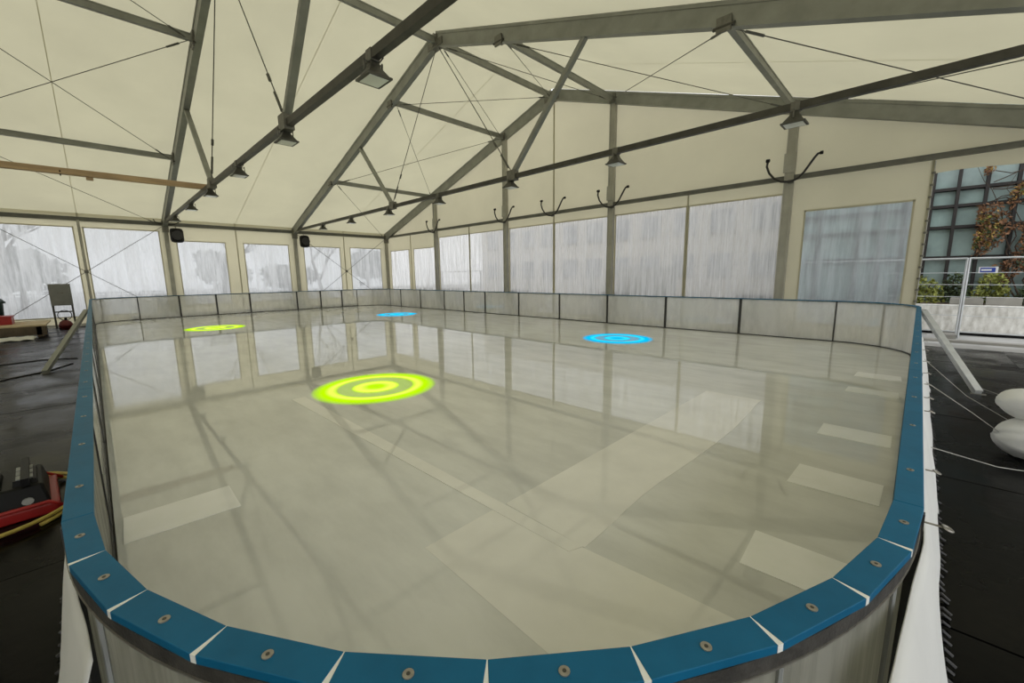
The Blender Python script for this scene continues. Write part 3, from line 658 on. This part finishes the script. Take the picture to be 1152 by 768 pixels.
# ------------------------------------------------------------------ right edge: foil bundle, ropes
t = empty('foil_bundle', (1.15, 5.45, 0)); tag(t, 'bulky white foil bundle tied with rope at the right edge', 'foil bundle')
def lobe(c0, c1, ry_, rz_, sd):
    L = []; n = 28; k = 26
    for i in range(k+1):
        u = .5-.5*math.cos(math.pi*i/k); e = math.sqrt(max(.0, 1-abs(2*u-1)**5))*.97+.03; c_ = Vector(c0).lerp(Vector(c1), u)
        L.append([(c_.x+.03*nz(a*2, u*3+sd), c_.y+ry_*e*math.cos(a)*(1+.22*nz(math.cos(a)*2.2+sd, math.sin(a)*2.2, u*5)), max(.004, c_.z+rz_*e*math.sin(a)*(1+.26*nz(math.cos(a)*2.2, math.sin(a)*2.2+sd, u*5)))) for a in [2*math.pi*j/n for j in range(n)]])
    return MB().loft(L)
lobe((-.56, -.02, .46), (.9, .1, .36), .24, .15, 3).build('upper_fold', 'foil', t, True)
lobe((-.55, -.06, .17), (.9, .05, .17), .30, .20, 9).build('lower_fold', 'foil', t, True)
MB().tube([(-.30, .27*math.cos(a), .30+.30*math.sin(a)) for a in [2*math.pi*j/20 for j in range(20)]], .006, 6, True).build('binding_rope', 'rope', t)
ropes = [([(.11, 5.85, .70), (.45, 5.95, .35), (.74, 5.75, .20)], 'thin pale rope from the right barrier, upper one, to the bundle'),
         ([(.11, 5.0, .64), (.45, 5.25, .35), (.72, 5.35, .12)], 'thin pale rope from the right barrier, middle one, to the bundle'),
         ([(.12, 3.15, .62), (.50, 4.1, .28), (.90, 4.9, .05), (1.0, 5.0, .012)], 'thin pale rope from the right barrier, lowest one'),
         ([(.66, 9.3, .012), (.72, 8.0, .05), (.80, 6.6, .25), (.90, 5.7, .50)], 'thin pale rope from the ground behind the prop to the bundle')]
for pts, lab in ropes: tag(MB().tube(pts, .0028, 6).build('guy_rope', 'rope', None, True), lab, 'rope', 'thin pale ropes at the right')

# ------------------------------------------------------------------ outside behind the gable: fence, white wall, plants, building
for i in range(7):
    x1 = 4.26-3.5*i; x0 = x1-3.46
    t = empty('site_fence', (x0, 14.6, -.055)); tag(t, ('galvanised site fence panel outside the tent opening, with blue sign' if i == 0 else 'galvanised site fence panel behind the back wall, %s left of the opening' % ORD[i-1]), 'fence panel', 'site fence outside the back wall')
    L = 3.46
    for x in (0, L): MB().cyl((x, 0, 0), (x, 0, 1.92), .022, 8).build('post', 'galv', t)
    for z in (1.905,): MB().cyl((0, 0, z), (L, 0, z), .021, 8).build('top_rail', 'galv', t)
    MB().cyl((0, 0, .16), (L, 0, .16), .018, 8).build('bottom_rail', 'galv', t)
    for z in (.55, .78, 1.0, 1.29, 1.57): MB().cyl((0, 0, z), (L, 0, z), .007, 6).build('wire', 'galv', t)
    for x in (L,): MB().box((x-.20, -.3, -.0), (x+.0, .3, .10)).build('foot_block', 'concrete', t)
    if i == 0:
        s_ = MB().box((.16, -.03, 1.56), (.46, -.022, 1.70)).build('sign', 'signwhite', t); MB().box((.185, -.034, 1.578), (.42, -.0305, 1.682)).build('sign_field', 'signblue', s_)
        MB().box((.20, -.0365, 1.61), (.36, -.0345, 1.65)).build('sign_bar', 'signwhite', s_)
    if i in (3,):
        MB().grid(lambda u, v: (1.2+2.2*u, -.04+.02*nz(u*8, v*3), .75+1.1*v), 16, 6).build('banner', 'foil', t, True)
ww = MB().box((-32, 15.3, .03), (14, 15.6, .70)).build('retaining_wall', 'rough_white'); tag(ww, 'low weathered white retaining wall behind the site fence', 'wall')
MB().box((-32, 15.42, -.055), (14, 15.58, .03)).build('dark_gap', 'black', ww)  # black strip standing in for the shade in the gap under the wall
kb = MB().box((-32, 13.6, -.055), (14, 13.85, .0)).build('kerb', 'concrete'); tag(kb, 'grey concrete kerb outside the tent opening', 'kerb')
pb = MB().box((-32, 15.6, -.055), (14, 17.38, .66)).build('planting_bed', 'ply_d'); tag(pb, 'planting bed on top of the white retaining wall', 'planting bed')
for i in range(6):
    x = .62+i*.62; o = MB().prism([(x, 15.65), (x+.58, 15.65), (x+.55, 16.1), (x+.03, 16.1)], .66, .86+.03*(i % 2)).build('stone_block', 'concrete'); tag(o, 'grey stone block behind the white wall, %s from the left' % ORD[i], 'stone block', 'stone blocks in the planting bed')
def leaves(n, fn, size):
    m = MB()
    for _ in range(n):
        c_, s_ = fn(); a = Vector((random.gauss(0, 1), random.gauss(0, 1), random.gauss(0, 1))).normalized(); b = a.orthogonal().normalized(); b = (b*math.cos(5*random.random())+a.cross(b)*math.sin(5*random.random())); s2 = size*random.uniform(.6, 1.3); c_ = Vector(c_)
        w = a.cross(b).normalized()
        m.add([c_-b*s2, c_+w*s2*.55, c_+b*s2, c_-w*s2*.55+a*s2*.2], [(0, 1, 2, 3)])
    return m
def shrub(x, y, z, rx, rz_, m, label):
    t = empty('shrub', (x, y, z-.05)); tag(t, label, 'shrub', 'shrubs in the planting bed')
    def f():
        while True:
            p = Vector((random.uniform(-1, 1), random.uniform(-1, 1), random.uniform(0, 1)))
            if p.length < 1 and p.length > .35: return (p.x*rx, p.y*rx*.6, .06+p.z*rz_), 1
    o = leaves(700, f, .05).build('foliage', m, t); o['kind'] = 'stuff'
    st = MB()
    for k in range(7):
        a = k*.9; st.tube([(0, 0, 0), (rx*.3*math.cos(a), rx*.2*math.sin(a), rz_*.4), (rx*.6*math.cos(a), rx*.4*math.sin(a), rz_*.8)], .008, 5)
    st.build('stems', 'bark', t)
shrub(.05, 16.15, .71, .50, .72, 'leaf_g', 'yellow-green shrub beside the laced edge of the back wall')
shrub(1.35, 16.30, .71, .36, .82, 'leaf_g', 'yellow-green shrub below the blue fence sign')
shrub(.72, 16.95, .71, .36, .8, 'leaf_d', 'dark green shrub between the two yellow-green shrubs')
shrub(2.12, 16.5, .71, .36, .6, 'leaf_d', 'dark green shrub at the right picture edge')
# mullioned building with vine
YF = 17.5
b = empty('building', (0, YF, 0)); tag(b, 'dark-framed glazed building overgrown with autumn vine behind the fence', 'building')
MB().box((-3.7, .3, -.055), (14, 9, 9.0)).build('wall', 'facade_d', b)
vx = [-3.6, -2.6, -1.55, -1.0, -.5, .02, .53, 1.07, 1.62, 2.2, 2.8, 3.4]; hz_ = [.6, 1.94, 2.80, 3.39, 3.86, 4.6, 5.4, 6.3]
for i in range(len(vx)-1):
    for j in range(len(hz_)-1):
        MB().box((vx[i]+.04, .16, hz_[j]+.05), (vx[i+1]-.04, .20, hz_[j+1]-.05)).build('pane', 'glass_t', b)
for x in vx: MB().box((x-.035, .0, .5), (x+.035, .30, 7.0)).build('mullion', 'facade_d', b)
for z in hz_: MB().box((-3.7, .02, z-.038), (3.5, .29, z+.038)).build('transom', 'facade_d', b)
MB().box((-3.7, -.1, 6.9), (14, .35, 7.5)).build('parapet', 'facade', b)
v = empty('climbing_vine', (1.7, YF-.1, .66)); tag(v, 'orange and brown climbing vine covering the dark building', 'vine')
st = MB()
for k in range(16):
    x = random.uniform(-.5, 1.6); pts = []; z = 0; 
    for s_ in range(12): pts.append((x, -.08-.05*random.random(), z)); z += random.uniform(.22, .42); x += random.uniform(-.16, .16)
    st.tube(pts, [.022*(1-s_/14) for s_ in range(12)], 5)
for k in range(8):
    z = random.uniform(2.4, 4.2); x = -.55; pts = []
    for s_ in range(8): pts.append((x, -.1, z)); x += random.uniform(.15, .3); z += random.uniform(-.16, .16)
    st.tube(pts, .012, 5)
st.build('stems', 'bark', v)
def vf(x0, z0, z1, dens):   # denser toward the right of the facade
    def f():
        while True:
            x = random.uniform(x0, 2.2); z = random.uniform(z0, z1)
            if nz(x*1.3+4, z*1.5) > dens+.10-.22*max(0, x): return (x, -.12+random.uniform(-.10, .06), z), 1
    return f
for nm, n, z0, z1, d in (('leaf_b', 4500, .2, 2.7, -.12), ('leaf_o', 1500, 1.5, 4.0, .08), ('leaf_g', 700, .8, 3.2, .16), ('leaf_b', 1500, 2.3, 3.9, .10), ('leaf_d', 1200, .4, 2.4, .05)):
    o = leaves(n, vf(-.75, z0, z1, d), .045).build('foliage', nm, v); o['kind'] = 'stuff'
# grey building seen blurred through the gable foil
b = empty('building', (-18, 30, 0)); tag(b, 'long grey concrete building blurred behind the back wall windows', 'building')
MB().box((-16, 0, -.055), (13.5, 10, 7.0)).build('wall', 'facade', b)
wme = MB().box((0, -.06, 0), (1.5, .0, 1.5)).mesh('window', 'glass_d'); wfr = MB().box((-.06, -.08, -.12), (1.56, -.001, -.03)).mesh('window_sill', 'concrete')
for j in range(2):
    for i in range(11):
        o = inst('window', wme, b, (-15+2.5*i, 0, 1.4+2.9*j)); inst('window_sill', wfr, o)
# ballast blocks outside at the tent posts
def ballast(x, y, lab):
    t = empty('ballast_block', (x, y, -.055)); tag(t, lab, 'ballast block', 'ballast blocks outside the tent posts')
    MB().box((-.42, -.42, 0), (.42, .42, .95)).build('block', 'plate', t, bevel=.03); MB().box((-.44, -.44, .95), (.44, .44, 1.02)).build('lid', 'concrete', t)
for x, w in ((-20.1, 'between the corner and the first gable upright'), (-17.4, 'at the first gable upright'), (-12.6, 'at the second gable upright'), (-7.6, 'at the third gable upright'), (-3.2, 'at the rightmost gable upright')): ballast(x, 13.15, 'dark ballast block outside '+w)
for y, w in ((12.0, 'beside the back corner'), (7.3, 'at the left wall post further back'), (2.2, 'at the left wall post nearer the viewer')): ballast(XL-.75, y, 'dark ballast block outside '+w)

# ------------------------------------------------------------------ outside left: barriers, trees, pale houses
for i in range(5):
    y0 = -5.5+2.3*i; t = empty('crowd_barrier', (XL-1.6, y0, -.055)); tag(t, 'steel crowd barrier outside the left windows, %s from the left' % ORD[i], 'crowd barrier', 'crowd barriers outside the left wall')
    MB().tube([(0, 0, .0), (0, 0, 1.1), (0, .05, 1.15), (0, 2.15, 1.15), (0, 2.2, 1.1), (0, 2.2, 0)], .02, 6).build('frame', 'galv', t)
    MB().cyl((0, 0, .2), (0, 2.2, .2), .016, 6).build('bottom_rail', 'galv', t)
    for k in range(1, 14): MB().cyl((0, 2.2*k/14, .2), (0, 2.2*k/14, 1.15), .009, 5).build('bar', 'steel_d', t)
def tree(x, y, h, label):
    t = empty('bare_tree', (x, y, -.055)); tag(t, label, 'tree', 'bare trees outside the left wall')
    m = MB()
    def br(p, d, L, r, n):
        pts = [p]; dd = d.copy()
        for k in range(4):
            dd = (dd+Vector((random.gauss(0, .12), random.gauss(0, .12), .05))).normalized(); pts.append(pts[-1]+dd*L/4)
        m.tube(pts, [r*(1-.12*k) for k in range(5)], 5)
        if n > 0:
            for k in range(4 if n > 1 else 5):
                q = pts[random.randint(2, 4)]; e = (dd+Vector((random.gauss(0, .6), random.gauss(0, .6), random.gauss(.15, .3)))).normalized(); br(q, e, L*.66, r*.5, n-1)
    br(Vector((0, 0, 0)), Vector((0, 0, 1)), h*.42, h*.022, 4)
    m.build('trunk_and_branches', 'bark', t)
tree(-31, -3.6, 9, 'bare tree blurred outside the leftmost window')
tree(-33, 6.2, 8, 'bare tree blurred outside the window left of the second post')
tree(-30, 11.5, 7, 'bare tree blurred outside the window near the back corner')
def bushy(x, y, r, h, label):
    t = empty('bushy_tree', (x, y, -.055)); tag(t, label, 'tree', 'bushy trees beyond the left wall')
    MB().tube([(0, 0, 0), (.05, .1, h*.4), (0, 0, h*.7)], [.16, .13, .07], 7).build('trunk', 'bark', t)
    def f():
        while True:
            p = Vector((random.uniform(-1, 1), random.uniform(-1, 1), random.uniform(-1, 1)))
            if p.length < .75+.5*nz(p.x*2+x, p.y*2, p.z*2): return (p.x*r, p.y*r, h*.62+p.z*h*.42), 1
    o = leaves(1500, f, .22).build('foliage', 'leaf_grey', t); o['kind'] = 'stuff'
bushy(-38, -3.0, 2.6, 3.6, 'grey bushy tree blurred outside the leftmost windows')
bushy(-40, 7.4, 2.4, 4.2, 'grey bushy tree blurred outside the window right of the nearer loudspeaker')
bushy(-41, 12.6, 3.0, 3.0, 'low grey bushy tree blurred between the two loudspeakers')
bushy(-39, 19.2, 2.4, 4.4, 'grey bushy tree blurred in the last window before the back corner')
